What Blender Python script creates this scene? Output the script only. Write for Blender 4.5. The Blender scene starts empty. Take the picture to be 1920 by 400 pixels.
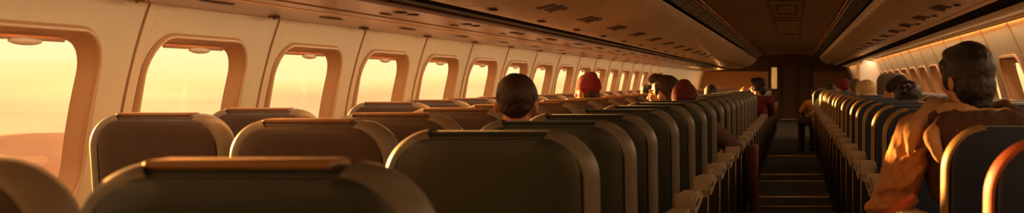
import bpy, bmesh, math, random
from mathutils import Vector, Matrix, Euler
random.seed(7)
R = math.radians
PI = math.pi
S = bpy.context.scene
C = S.collection
CAMZ = 1.20                       # eye height above the cabin floor; x = right, y = forward


# ------------------------------------------------------------------ materials
def lin(c):
    return tuple(((v / 255) / 12.92 if v / 255 <= .04045 else ((v / 255 + .055) / 1.055) ** 2.4) for v in c) + (1,)


MATS = {}


def mat(name, rgb, rough=.6, metal=0, sheen=0, noise=0, nscale=40, bump=0, coat=0, spec=.5, emit=None, estr=0):
    if name in MATS:
        return MATS[name]
    m = bpy.data.materials.new(name)
    m.use_nodes = True
    nt = m.node_tree
    b = nt.nodes['Principled BSDF']
    col = lin(rgb)
    b.inputs['Base Color'].default_value = col
    b.inputs['Roughness'].default_value = rough
    b.inputs['Metallic'].default_value = metal
    b.inputs['Specular IOR Level'].default_value = spec
    if sheen:
        b.inputs['Sheen Weight'].default_value = sheen
        b.inputs['Sheen Roughness'].default_value = .4
    if coat:
        b.inputs['Coat Weight'].default_value = coat
        b.inputs['Coat Roughness'].default_value = .25
    if emit:
        b.inputs['Emission Color'].default_value = lin(emit)
        b.inputs['Emission Strength'].default_value = estr
    if noise or bump:
        tc = nt.nodes.new('ShaderNodeTexCoord')
        n = nt.nodes.new('ShaderNodeTexNoise')
        n.inputs['Scale'].default_value = nscale
        n.inputs['Detail'].default_value = 4
        nt.links.new(tc.outputs['Object'], n.inputs['Vector'])
        if noise:
            r = nt.nodes.new('ShaderNodeValToRGB')
            r.color_ramp.elements[0].position = .3
            r.color_ramp.elements[1].position = .7
            r.color_ramp.elements[0].color = tuple(v * (1 - noise) for v in col[:3]) + (1,)
            r.color_ramp.elements[1].color = tuple(min(1, v * (1 + noise)) for v in col[:3]) + (1,)
            nt.links.new(n.outputs['Fac'], r.inputs['Fac'])
            nt.links.new(r.outputs['Color'], b.inputs['Base Color'])
        if bump:
            bp = nt.nodes.new('ShaderNodeBump')
            bp.inputs['Strength'].default_value = bump
            bp.inputs['Distance'].default_value = .01
            nt.links.new(n.outputs['Fac'], bp.inputs['Height'])
            nt.links.new(bp.outputs['Normal'], b.inputs['Normal'])
    MATS[name] = m
    return m


def glass_mat():
    m = bpy.data.materials.new('window_pane_clear')
    m.use_nodes = True
    nt = m.node_tree
    nt.nodes.clear()
    o = nt.nodes.new('ShaderNodeOutputMaterial')
    mx = nt.nodes.new('ShaderNodeMixShader')
    t = nt.nodes.new('ShaderNodeBsdfTransparent')
    t.inputs['Color'].default_value = (.96, .96, .95, 1)
    g = nt.nodes.new('ShaderNodeBsdfGlossy')
    g.inputs['Roughness'].default_value = .02
    mx.inputs[0].default_value = .05
    nt.links.new(t.outputs[0], mx.inputs[1])
    nt.links.new(g.outputs[0], mx.inputs[2])
    nt.links.new(mx.outputs[0], o.inputs[0])
    return m


M = dict(
    wall=mat('sidewall_cream', (230, 216, 186), .55, noise=.03, nscale=6),
    reveal=mat('window_reveal_tan', (190, 144, 102), .5),
    lip=mat('window_lip', (212, 176, 136), .4),
    seamt=mat('seam_strip', (236, 216, 186), .35),
    gap_shade=mat('gap_shade_black', (7, 5, 4), .9, spec=.05),
    grey=mat('channel_grey', (74, 62, 54), .5),
    greyd=mat('channel_dark', (44, 36, 32), .6, spec=.2),
    soffit=mat('soffit_satin', (160, 112, 74), .3, coat=.4),
    jgroove=mat('joint_groove', (160, 118, 80), .6),
    groove=mat('soffit_groove', (70, 38, 20), .6),
    bin=mat('bin_shell', (206, 176, 138), .38, coat=.2),
    binbody=mat('bin_body', (60, 42, 28), .7),
    slot=mat('latch_recess', (64, 36, 20), .5),
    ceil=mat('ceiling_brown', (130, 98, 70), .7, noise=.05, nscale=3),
    brass=mat('brass_trim', (196, 140, 70), .3, metal=1),
    steel=mat('satin_metal', (170, 150, 128), .35, metal=1),
    diff=mat('cove_diffuser', (138, 130, 104), .35),
    carpet=mat('carpet_dark', (30, 32, 26), .95, noise=.35, nscale=160, bump=.3),
    streak_track=mat('sun_streak_and_track', (206, 156, 82), .35, metal=.15),
    seatB=mat('seat_leather_haze_brown', (72, 50, 34), .5, noise=.12, nscale=12, bump=.08, sheen=.25),  # brown puts the warm window haze into the left seats' leather
    seatL=mat('seat_leather_olive', (38, 44, 36), .38, noise=.12, nscale=12, bump=.08, sheen=.25),
    seatR=mat('seat_leather_navy', (24, 38, 62), .5, noise=.12, nscale=12, bump=.08, sheen=.2),
    gusset=mat('seat_gusset_lit_taupe', (136, 120, 100), .38, noise=.06, nscale=20),
    gussA=mat('seat_gusset_lit_grey', (104, 96, 82), .42, noise=.06, nscale=20),
    gussR=mat('seat_gusset_sun_ochre', (150, 118, 66), .45, noise=.06, nscale=20),  # ochre stands in for yellow sunlight on the right seats' edges
    orange=mat('seat_gusset_rust', (176, 84, 46), .5),
    stripT=mat('lit_top_strip_tan', (150, 106, 62), .5),
    piping=mat('seat_piping', (150, 132, 100), .4),
    armd=mat('armrest_post', (44, 38, 30), .5),
    arml=mat('armrest_pad', (160, 142, 116), .45),
    maroon=mat('maroon_panel', (92, 30, 22), .6),
    frame=mat('seat_frame', (70, 66, 60), .4, metal=.8),
    bulk=mat('bulkhead_lit_tan', (202, 150, 92), .6, noise=.05, nscale=3),
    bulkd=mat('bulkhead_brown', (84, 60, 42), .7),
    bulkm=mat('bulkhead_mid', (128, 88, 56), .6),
    lamp=mat('lamp_lens', (240, 190, 120), .4, emit=(255, 190, 110), estr=.35),
    part=mat('divider_white', (240, 236, 228), .6),
    wood=mat('divider_edge', (206, 158, 84), .5),
    skin=mat('skin', (206, 142, 104), .5),
    eye=mat('eye_white', (225, 218, 208), .2),
    iris=mat('iris_brown', (50, 30, 18), .2),
    hairb=mat('hair_brown', (54, 31, 17), .55, noise=.35, nscale=70, bump=.5),
    haird=mat('hair_dark', (30, 17, 12), .5, noise=.3, nscale=70, bump=.5),
    hairbl=mat('hair_blond', (196, 166, 118), .5, noise=.25, nscale=70, bump=.5),
    hairg=mat('hair_grey', (92, 84, 74), .6, noise=.25, nscale=70, bump=.5),
    capr=mat('knit_cap_maroon', (96, 34, 32), .9, noise=.2, nscale=120, bump=.5),
    capred=mat('knit_cap_red', (118, 30, 34), .9, noise=.2, nscale=120, bump=.5),
    capd=mat('knit_cap_dark', (44, 22, 22), .9, noise=.2, nscale=120, bump=.5),
    white=mat('cloth_white', (216, 208, 196), .85),
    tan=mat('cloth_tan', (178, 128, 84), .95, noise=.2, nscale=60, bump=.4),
    jacket=mat('jacket_shaded_brown', (78, 52, 42), .95, noise=.15, nscale=90, bump=.5),  # dark tone carries the shade on the hooded man's back
    tanhood=mat('cloth_tan_lining', (186, 140, 96), .9, noise=.1, nscale=25, bump=.2),
    brown=mat('cloth_brown', (92, 62, 48), .9, noise=.15, nscale=25),
    darkc=mat('cloth_dark', (44, 36, 32), .9),
    redc=mat('cloth_red', (104, 32, 28), .9),
    pink=mat('cloth_salmon', (206, 104, 78), .9),
    greyc=mat('cloth_grey', (128, 120, 110), .9),
    denim=mat('cloth_denim', (44, 50, 62), .9),
    gold=mat('cloth_gold', (184, 146, 74), .9),
    shoe=mat('shoe_black', (24, 22, 22), .5),
    rock=mat('mesa_rock', (232, 178, 146), 1, noise=.12, nscale=.05),
)
GLASS = glass_mat()


# ------------------------------------------------------------------ helpers
def link(name, me, parent=None, m=None, smooth=True, **props):
    o = bpy.data.objects.new(name, me)
    C.objects.link(o)
    if m:
        me.materials.clear()
        me.materials.append(m)
    if parent:
        o.parent = parent
    if smooth:
        for p in me.polygons:
            p.use_smooth = True
        try:
            me.set_sharp_from_angle(angle=R(38))
        except Exception:
            pass
    for k, v in props.items():
        o[k] = v
    return o


def frombm(name, bm, m, parent=None, smooth=True, **props):
    bmesh.ops.recalc_face_normals(bm, faces=bm.faces)
    me = bpy.data.meshes.new(name)
    bm.to_mesh(me)
    bm.free()
    return link(name, me, parent, m, smooth, **props)


def thing(name, label, cat, loc=(0, 0, 0), rz=0, group=None):
    o = bpy.data.objects.new(name, None)
    C.objects.link(o)
    o.empty_display_size = .05
    o.location = loc
    o.rotation_euler = (0, 0, rz)
    o['label'] = label
    o['category'] = cat
    if group:
        o['group'] = group
    return o


def tag(o, label, cat, group=None):
    o['label'] = label
    o['category'] = cat
    if group:
        o['group'] = group
    return o


def dup(root, loc, label, group=None, rz=None):
    r = root.copy()
    C.objects.link(r)
    r.location = loc
    if rz is not None:
        r.rotation_euler = (0, 0, rz)
    r['label'] = label
    if group:
        r['group'] = group
    for ch in list(root.children):
        c = ch.copy()
        C.objects.link(c)
        c.parent = r
        for g in list(ch.children):
            d = g.copy()
            C.objects.link(d)
            d.parent = c
    return r


def bbox(bm, x0, x1, y0, y1, z0, z1, bev=0, seg=2):
    v = [bm.verts.new((x, y, z)) for x in (x0, x1) for y in (y0, y1) for z in (z0, z1)]
    idx = [(0, 1, 3, 2), (4, 6, 7, 5), (0, 4, 5, 1), (2, 3, 7, 6), (0, 2, 6, 4), (1, 5, 7, 3)]
    fs = [bm.faces.new([v[i] for i in f]) for f in idx]
    if bev:
        es = list({e for f in fs for e in f.edges})
        bmesh.ops.bevel(bm, geom=es, offset=bev, segments=seg, profile=.5, affect='EDGES')
    return bm


def prism(bm, pts, y0, y1):
    """closed (x,z) polygon extruded along y"""
    a = [bm.verts.new((p[0], y0, p[1])) for p in pts]
    b = [bm.verts.new((p[0], y1, p[1])) for p in pts]
    n = len(pts)
    for i in range(n):
        bm.faces.new((a[i], a[(i + 1) % n], b[(i + 1) % n], b[i]))
    bm.faces.new(a[::-1])
    bm.faces.new(b)
    return bm


def strip(bm, pts, y0, y1, ny=1):
    """open (x,z) polyline swept along y"""
    rows = []
    for j in range(ny + 1):
        y = y0 + (y1 - y0) * j / ny
        rows.append([bm.verts.new((p[0], y, p[1])) for p in pts])
    for j in range(ny):
        for i in range(len(pts) - 1):
            bm.faces.new((rows[j][i], rows[j][i + 1], rows[j + 1][i + 1], rows[j + 1][i]))
    return bm


def tube(bm, pts, r, n=8, closed=False, caps=True):
    P = [Vector(p) for p in pts]
    rings = []
    k = len(P)
    rr = r if isinstance(r, (list, tuple)) else [r] * k
    up = None
    for i, p in enumerate(P):
        if closed:
            t = (P[(i + 1) % k] - P[i - 1]).normalized()
        else:
            t = (P[min(i + 1, k - 1)] - P[max(i - 1, 0)]).normalized()
        if up is None:
            up = Vector((0, 0, 1)) if abs(t.z) < .9 else Vector((1, 0, 0))
        u = t.cross(up)
        if u.length < 1e-5:
            u = t.cross(Vector((1, 0, 0)))
        u.normalize()
        w = u.cross(t).normalized()
        up = w
        rings.append([bm.verts.new(p + rr[i] * (math.cos(2 * PI * j / n) * u + math.sin(2 * PI * j / n) * w)) for j in range(n)])
    m = k if closed else k - 1
    for i in range(m):
        a, b = rings[i], rings[(i + 1) % k]
        for j in range(n):
            bm.faces.new((a[j], a[(j + 1) % n], b[(j + 1) % n], b[j]))
    if caps and not closed:
        bm.faces.new(rings[0][::-1])
        bm.faces.new(rings[-1])
    return bm


def rrect(x0, x1, z0, z1, rad, n=8, rbot=None):
    """rounded rectangle, counter-clockwise, rad = top corners, rbot = bottom corners"""
    rb = rad if rbot is None else rbot
    out = []
    for cx, cz, r, a0 in ((x1 - rb, z0 + rb, rb, -90), (x1 - rad, z1 - rad, rad, 0), (x0 + rad, z1 - rad, rad, 90), (x0 + rb, z0 + rb, rb, 180)):
        for i in range(n + 1):
            a = R(a0 + 90 * i / n)
            out.append((cx + r * math.cos(a), cz + r * math.sin(a)))
    return out


def wrect(x0, x1, z0, z1, rad, n=8, sub=5):
    base = rrect(x0, x1, z0, z1, rad, n)
    out = []
    for i, p in enumerate(base):
        out.append(p)
        if i % (n + 1) == n:
            q = base[(i + 1) % len(base)]
            for k in range(1, sub):
                out.append((p[0] + (q[0] - p[0]) * k / sub, p[1] + (q[1] - p[1]) * k / sub))
    return out


# blob bodies: overlapping primitives fused into one continuous skin
def b_ell(bm, c, r, rot=None, seg=20, rings=12):
    mtx = Matrix.Translation(c) @ (Euler(rot).to_matrix().to_4x4() if rot else Matrix.Identity(4)) @ Matrix.Diagonal((r[0], r[1], r[2], 1))
    top = bm.verts.new(mtx @ Vector((0, 0, 1)))
    bot = bm.verts.new(mtx @ Vector((0, 0, -1)))
    rg = []
    for i in range(1, rings):
        th = PI * i / rings
        rg.append([bm.verts.new(mtx @ Vector((math.sin(th) * math.cos(2 * PI * j / seg), math.sin(th) * math.sin(2 * PI * j / seg), math.cos(th)))) for j in range(seg)])
    for j in range(seg):
        k = (j + 1) % seg
        bm.faces.new((top, rg[0][j], rg[0][k]))
        bm.faces.new((bot, rg[-1][k], rg[-1][j]))
        for a, b in zip(rg, rg[1:]):
            bm.faces.new((a[j], b[j], b[k], a[k]))


def b_cone(bm, p0, p1, r0, r1, n=14):
    p0, p1 = Vector(p0), Vector(p1)
    d = p1 - p0
    L = d.length
    if L < 1e-6:
        return
    q = Vector((0, 0, 1)).rotation_difference(d.normalized()).to_matrix()
    ra = [bm.verts.new(p0 + q @ Vector((r0 * math.cos(2 * PI * j / n), r0 * math.sin(2 * PI * j / n), 0))) for j in range(n)]
    rb = [bm.verts.new(p1 + q @ Vector((r1 * math.cos(2 * PI * j / n), r1 * math.sin(2 * PI * j / n), 0))) for j in range(n)]
    for j in range(n):
        k = (j + 1) % n
        bm.faces.new((ra[j], ra[k], rb[k], rb[j]))
    bm.faces.new(ra[::-1])
    bm.faces.new(rb)
    b_ell(bm, p0, (r0,) * 3, seg=n, rings=8)
    b_ell(bm, p1, (r1,) * 3, seg=n, rings=8)


def b_chain(bm, pts, rs):
    for i in range(len(pts) - 1):
        b_cone(bm, pts[i], pts[i + 1], rs[i], rs[i + 1])


def fuse(name, bm, m, parent, voxel=.008, smooth=4, mtx=None, disp=0, dscale=.05, **props):
    me = bpy.data.meshes.new(name + '_raw')
    if mtx is not None:
        bm.transform(mtx)
    bm.to_mesh(me)
    bm.free()
    t = bpy.data.objects.new('t', me)
    C.objects.link(t)
    md = t.modifiers.new('r', 'REMESH')
    md.mode = 'VOXEL'
    md.voxel_size = voxel
    if smooth:
        s = t.modifiers.new('s', 'SMOOTH')
        s.iterations = smooth
        s.factor = .5
    if disp:
        tx = bpy.data.textures.new(name, 'CLOUDS')
        tx.noise_scale = dscale
        d = t.modifiers.new('d', 'DISPLACE')
        d.texture = tx
        d.strength = disp
    dg = bpy.context.evaluated_depsgraph_get()
    out = bpy.data.meshes.new_from_object(t.evaluated_get(dg))
    bpy.data.objects.remove(t)
    bpy.data.meshes.remove(me)
    out.name = name
    o = link(name, out, parent, m, False, **props)
    for p in out.polygons:
        p.use_smooth = True
    return o


# ------------------------------------------------------------------ people
def hand_prims(bm, wrist, fwd, side, up=(0, 0, 1), s=1.0, curl=.5):
    w = Vector(wrist); f = Vector(fwd).normalized(); u = Vector(up)
    l = f.cross(u).normalized() * side
    u = l.cross(f).normalized()
    if u.z < 0 and abs(Vector(up).z) > .5:
        u = -u
    c = w + f * .05 * s
    b_chain(bm, [w, c, w + f * .085 * s], [.026 * s, .033 * s, .034 * s])
    for k, (o, L) in enumerate(((-.027, .070), (-.009, .080), (.009, .075), (.026, .058))):
        b = w + f * .088 * s + l * o * s
        p1 = b + (f * (1 - .2 * curl) - u * .5 * curl) * L * .45 * s
        p2 = p1 + (f * (1 - .7 * curl) - u * 1.0 * curl) * L * .33 * s
        p3 = p2 + (f * (.7 - 1.0 * curl) - u * 1.1 * curl) * L * .26 * s
        b_chain(bm, [b, p1, p2, p3], [.0105 * s, .0095 * s, .009 * s, .008 * s])
    tb = w + f * .03 * s - l * .028 * s
    b_chain(bm, [tb, tb + (f * .6 - l * .8 - u * .2) * .035 * s, tb + (f * .9 - l * .9 - u * .4) * .06 * s], [.014 * s, .0115 * s, .009 * s])


def head_prims(bm):
    b_ell(bm, (0, -.012, .03), (.075, .096, .088))
    b_ell(bm, (0, .028, -.03), (.058, .066, .082))
    b_ell(bm, (0, .045, -.078), (.043, .042, .032))
    b_ell(bm, (0, .078, -.097), (.018, .016, .014))
    b_cone(bm, (0, .091, .008), (0, .112, -.028), .009, .014)
    for s in (-1, 1):
        b_ell(bm, (s * .011, .100, -.033), (.009, .01, .007))
        b_ell(bm, (s * .028, .082, .024), (.024, .014, .009))
        b_ell(bm, (s * .04, .066, -.022), (.022, .022, .02))
        b_ell(bm, (s * .078, -.008, -.012), (.010, .021, .032), (0, 0, s * .35))
        b_ell(bm, (s * .068, .0, -.012), (.014, .014, .02))
    b_ell(bm, (0, .092, -.052), (.023, .011, .006))
    b_ell(bm, (0, .091, -.063), (.020, .011, .006))


def hair_prims(bm, style):
    if style == 'short':
        b_ell(bm, (0, -.022, .042), (.083, .100, .087))
        b_ell(bm, (0, -.056, .004), (.066, .050, .062))
        b_ell(bm, (0, .045, .088), (.055, .05, .035))
        for s in (-1, 1):
            b_ell(bm, (s * .066, .012, .035), (.016, .028, .04))
    elif style == 'quiff':
        b_ell(bm, (0, -.022, .046), (.084, .102, .088))
        b_ell(bm, (0, -.066, -.005), (.066, .052, .07))
        b_ell(bm, (0, .05, .100), (.062, .062, .042))
        b_ell(bm, (.02, .085, .098), (.045, .035, .034))
        for s in (-1, 1):
            b_ell(bm, (s * .068, .016, .03), (.016, .026, .045))
    elif style == 'shaggy':
        b_ell(bm, (0, -.022, .044), (.089, .106, .092))
        b_ell(bm, (0, -.07, -.03), (.076, .055, .085))
        b_ell(bm, (0, .05, .085), (.065, .05, .045))
        for s in (-1, 1):
            b_ell(bm, (s * .075, -.005, .0), (.022, .045, .06))
        for q in range(16):
            a = q * .39
            b_ell(bm, (.075 * math.sin(a * 2.1), -.02 + .085 * math.cos(a * 1.3), .075 + .03 * math.sin(a * 3)), (.022, .022, .018))
    elif style == 'long':
        b_ell(bm, (0, -.02, .044), (.088, .104, .09))
        b_ell(bm, (0, -.065, -.05), (.082, .055, .11))
        for s in (-1, 1):
            b_chain(bm, [(s * .07, .02, .05), (s * .083, .0, -.04), (s * .075, -.01, -.14)], [.03, .026, .018])
        b_ell(bm, (0, .055, .088), (.06, .04, .03))
    elif style == 'nape':
        b_ell(bm, (0, -.018, .036), (.088, .105, .098))
        b_ell(bm, (0, -.042, -.02), (.080, .074, .092))
        b_ell(bm, (0, -.05, -.095), (.056, .05, .055))
        b_ell(bm, (0, .04, .088), (.062, .052, .034))
        for s in (-1, 1):
            b_ell(bm, (s * .07, .012, .02), (.02, .036, .06))
    elif style == 'bun':
        b_ell(bm, (0, -.022, .043), (.084, .101, .088))
        b_ell(bm, (0, -.06, -.005), (.068, .055, .07))
        b_ell(bm, (0, -.085, .08), (.04, .04, .04))
        for s in (-1, 1):
            b_ell(bm, (s * .07, .012, .03), (.016, .026, .04))
    elif style == 'beanie':
        b_ell(bm, (0, -.018, .05), (.086, .104, .090))
        b_ell(bm, (0, -.02, .032), (.089, .107, .030))
        b_ell(bm, (0, -.04, .12), (.05, .055, .035))


def person(name_label, x, y, ztop, yaw=0, headyaw=0, headpitch=0, headroll=0, lean=(0, 0), hair='short', hm='hairb', top='white', pants='denim',
           s=1.0, arms=None, vox=.008, headwear=None, standing=False, legs=None, spread=0, collar=None, bulk=0, sleeves=None):
    """seated figure; local +Y is where it faces, origin on the floor under the hips"""
    t = thing('person', name_label, 'person', (x, y, 0), yaw)
    top_local = 1.275
    dz = ztop - top_local            # the trunk takes up the difference, hips stay on the seat
    hipz = .535
    k = (ztop - hipz - .25 * s) / (1.275 - hipz - .25)

    def up(px, py, z):
        f = max(0, (z - hipz)) / (1.02 - hipz)
        return Vector((px * s + lean[0] * f, py * s + lean[1] * f, hipz + (z - hipz) * k))
    neck = up(0, -.005, 1.0)
    f = 1.0
    headc = Vector((neck.x, neck.y + .022 * s, ztop - .12 * s))
    HM = Matrix.Translation(headc) @ Euler((R(headpitch), R(headroll), R(headyaw)), 'XYZ').to_matrix().to_4x4() @ Matrix.Scale(s, 4)
    sh = {q: up(q * .175, -.005, .965) for q in (-1, 1)}
    if arms is None:
        arms = {}
    el, ha = {}, {}
    for q in (-1, 1):
        a = arms.get(q)
        el[q] = Vector(a[0]) if a else Vector((q * .235 * s + lean[0] * .35, .10 * s + lean[1] * .3, hipz + .20 * s))
        ha[q] = Vector(a[1]) if a else Vector((q * .10 * s, .33 * s, hipz + .115 * s))
    hips = {q: Vector((q * .09 * s, 0, hipz)) for q in (-1, 1)}
    if legs == 'side':
        pass
    kn = {q: Vector((q * (.12 + spread) * s, .42 * s, hipz - .005)) for q in (-1, 1)}
    an = {q: Vector((q * (.11 + spread) * s, .43 * s, .085)) for q in (-1, 1)}
    # body
    bm = bmesh.new()
    hb = bmesh.new(); head_prims(hb); hb.transform(HM)
    tmp = bpy.data.meshes.new('h'); hb.to_mesh(tmp); hb.free(); bm.from_mesh(tmp); bpy.data.meshes.remove(tmp)
    b_cone(bm, neck - Vector((0, 0, .03)), headc + Vector((0, -.012 * s, -.03 * s)), .056 * s, .052 * s)
    b_ell(bm, hips[-1] * .5 + hips[1] * .5, (.15 * s, .105 * s, .10 * s))
    b_ell(bm, up(0, -.01, .72), (.125 * s, .09 * s, .13 * s * k))
    b_ell(bm, up(0, -.01, .87), (.15 * s, .10 * s, .13 * s * k))
    b_cone(bm, sh[-1], sh[1], .055 * s, .055 * s)
    b_cone(bm, up(0, -.01, .95), neck, .09 * s, .06 * s)
    for q in (-1, 1):
        b_chain(bm, [sh[q], el[q], ha[q]], [.05 * s, .04 * s, .027 * s])
        hand_prims(bm, ha[q], (ha[q] - el[q]), q, s=s)
        b_chain(bm, [hips[q], kn[q], an[q]], [.085 * s, .058 * s, .042 * s])
        b_chain(bm, [an[q] + Vector((0, -.02, -.03)), an[q] + Vector((0, .13 * s, -.05))], [.035 * s, .026 * s])
    fuse('body', bm, M['skin'], t, vox, 3)
    # eyes
    for q in (-1, 1):
        bm = bmesh.new()
        b_ell(bm, (q * .030, .083, .006), (.0135, .0115, .0075), seg=12, rings=8)
        bm.transform(HM)
        e = frombm('eye', bm, M['eye'], t)
        bm = bmesh.new()
        b_ell(bm, (q * .030, .0915, .006), (.0055, .0045, .0055), seg=10, rings=6)
        bm.transform(HM)
        frombm('iris', bm, M['iris'], e)
    # hair or knitted cap
    bm = bmesh.new()
    hair_prims(bm, hair)
    fuse('knit_cap' if hair == 'beanie' else 'hair', bm, M[hm], t, min(vox, .007), 3, HM, disp=.0 if hair == 'beanie' else .008 * s, dscale=.025)
    if hair == 'beanie':
        bm = bmesh.new()
        b_ell(bm, (0, -.055, -.02), (.068, .05, .06))
        fuse('hair', bm, M['haird'], t, .008, 3, HM, disp=.006)
    # top
    if top:
        bm = bmesh.new()
        g = .022 * s + bulk
        b_ell(bm, up(0, 0, .56), (.15 * s + g, .11 * s + g, .08 * s))
        b_ell(bm, up(0, -.01, .72), (.13 * s + g, .09 * s + g, .13 * s * k))
        b_ell(bm, up(0, -.01, .87), (.152 * s + g, .10 * s + g, .13 * s * k))
        b_cone(bm, sh[-1], sh[1], .058 * s + g * .6, .058 * s + g * .6)
        b_cone(bm, up(0, -.01, .95), neck - Vector((0, 0, .01)), .09 * s + g * .6, .062 * s)
        for q in (-1, 1):
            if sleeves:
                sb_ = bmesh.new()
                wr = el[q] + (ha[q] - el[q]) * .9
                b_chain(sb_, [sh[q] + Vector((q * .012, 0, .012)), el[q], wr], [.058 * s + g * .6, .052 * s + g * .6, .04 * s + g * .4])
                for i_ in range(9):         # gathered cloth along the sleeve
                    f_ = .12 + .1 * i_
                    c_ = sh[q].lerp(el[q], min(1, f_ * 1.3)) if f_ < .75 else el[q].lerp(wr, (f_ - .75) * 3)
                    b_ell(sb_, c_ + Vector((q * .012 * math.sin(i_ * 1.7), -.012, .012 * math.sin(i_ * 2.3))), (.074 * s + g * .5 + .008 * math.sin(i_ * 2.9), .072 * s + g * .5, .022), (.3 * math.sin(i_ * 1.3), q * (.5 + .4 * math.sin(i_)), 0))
                fuse('sleeve', sb_, M[sleeves], t, vox, 3, disp=.014, dscale=.05, label='sleeve in sunlit tan')
            else:
                b_chain(bm, [sh[q], el[q], el[q] + (ha[q] - el[q]) * .9], [.055 * s + g * .5, .045 * s + g * .5, .034 * s + g * .3])
        o = fuse('top', bm, M[top], t, vox, 4, disp=.01 * s + bulk * 1.2, dscale=.09)
    if collar:
        bm = bmesh.new()
        pts = [(neck.x + .066 * s * math.cos(a), neck.y + .062 * s * math.sin(a), neck.z + .012 + .012 * math.sin(a)) for a in [i * PI / 8 for i in range(16)]]
        tube(bm, pts, .015 * s, 8, closed=True)
        frombm('collar', bm, M[collar], t)
    bm = bmesh.new()
    b_ell(bm, (0, 0, hipz - .005), (.165 * s, .12 * s, .10 * s))
    for q in (-1, 1):
        b_chain(bm, [hips[q], kn[q], an[q] + Vector((0, 0, .02))], [.095 * s, .07 * s, .06 * s])
    fuse('trousers', bm, M[pants], t, vox, 3)
    for q in (-1, 1):
        bm = bmesh.new()
        b_chain(bm, [an[q] + Vector((0, -.03, -.035)), an[q] + Vector((0, .06 * s, -.04)), an[q] + Vector((0, .15 * s, -.05))], [.045 * s, .044 * s, .033 * s])
        fuse('shoe', bm, M['shoe'], t, .008, 2)
    return t


def at(px, d):
    return (px - 1490) * d / 2200.0


def hz_(py, d):
    return CAMZ + (155 - py) * d / 2200.0


LROWS = [4.27 + .82 * i for i in range(27)]
RROWS = [4.42, 5.27] + [6.05 + .8 * i for i in range(25)]
COLX = dict(la=-.765, lm=-1.47, lw=-2.33, ra=.655, rw=1.40)


def sit(px, d, py, label, col='la', **kw):
    rows = ([1.65, 2.8, 3.55] + LROWS) if col[0] == 'l' else ([2.42, 3.14] + RROWS)
    d = min((r + .36 for r in rows), key=lambda q: abs(q - d))
    x = at(px, d)
    hx = max(COLX[col] - .09, min(COLX[col] + .09, x))
    ln = kw.pop('lean', (0, 0))
    return person(label, hx, d, hz_(py, d), lean=(x - hx + ln[0], ln[1]), **kw)


# left bank
sit(965, 4.02, 141, 'boy with short brown hair and white collar, seen from behind, in left aisle seat', s=.82, hair='short', hm='hairb', top='darkc', collar='white', headyaw=6, headroll=3, vox=.006)
sit(1100, 8.75, 143, 'person in red knit cap and white shirt turned towards the left windows', yaw=0, col='lm', headyaw=50, hair='beanie', hm='capred', top='white', vox=.007)
sit(1242, 8.72, 144, 'man with brown swept-up hair seen in profile, looking left', headyaw=72, hair='quiff', hm='hairb', top='brown', s=1.08, vox=.006)
sit(1283, 7.9, 158, 'person in dark maroon knit cap with one elbow out over the aisle', hair='beanie', hm='capr', top='brown', lean=(.0, 0), s=1.0, vox=.007,
    arms={1: ((.34, .16, .74), (.26, .38, .70))})
sit(1331, 15.3, 160, 'distant passenger with short brown hair facing away, middle of left seats', col='la', hair='short', hm='hairb', top='brown', vox=.009)
sit(1214, 15.8, 158, 'distant passenger by the left windows, small dark head over the seats', col='lw', hair='short', hm='haird', top='darkc', vox=.009)
sit(1414, 16.5, 147, 'dark-haired person in dark red leaning into the aisle, far left seats', headyaw=70, hair='shaggy', hm='haird', top='redc', lean=(.06, 0), vox=.008,
    arms={1: ((.36, .14, .80), (.25, .36, .72)), -1: ((-.20, .28, .95), (-.08, .24, 1.06))})
# right bank
sit(1702, 7.75, 155, 'passenger with thick dark hair and red rim, right seats, in front of the navy row', col='ra', hair='shaggy', hm='haird', top='redc', headyaw=15, s=1.02, vox=.007)
sit(1681, 9.35, 149, 'passenger in dark knit cap looking left, just beyond the thick dark hair', col='ra', hair='beanie', hm='capd', top='tan', headyaw=55, vox=.007)
sit(1623, 11.0, 152, 'blond passenger in grey top with red scarf on the right bank', col='ra', hair='long', hm='hairbl', top='greyc', headyaw=35, collar='redc', vox=.008)
sit(1603, 14.2, 149, 'grey-haired passenger in gold top between the blond one and the bulkhead', col='ra', hair='short', hm='hairg', top='gold', headyaw=25, vox=.009)
sit(1581, 15.8, 152, 'passenger with a red knit cap and grey top, far right seats', col='ra', hair='beanie', hm='capred', top='greyc', headyaw=40, vox=.009)
sit(1556, 19.1, 158, 'small dark-haired passenger in white top, farthest of the right seats', col='ra', hair='short', hm='haird', top='white', headyaw=30, vox=.009)
person('dark-haired person in tan jacket perched on the aisle edge of far right seats', .37, 20.03, hz_(165, 20), yaw=R(22), hair='short', hm='haird', top='tan', pants='darkc', lean=(0, .02), vox=.008, s=.95)

# the hooded man, nearest on the right, leaning into the aisle
ML = (-.105, .04)
man = person('hooded man leaning out, sleeves sunlit tan, back shaded dark, beside the yellow-lit navy seat', .625, 3.52, hz_(84, 3.55), hair='nape', hm='haird', top='jacket', sleeves='tan', bulk=.012, s=.86, headyaw=30, headpitch=-2, headroll=-4, lean=ML, vox=.006,
             arms={-1: ((-.345, .03, .80), (-.32, .30, .70))})  # tan sleeves on a dark body paint the sunlit side against the shaded back
bm = bmesh.new()
nz_ = 1.09
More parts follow.
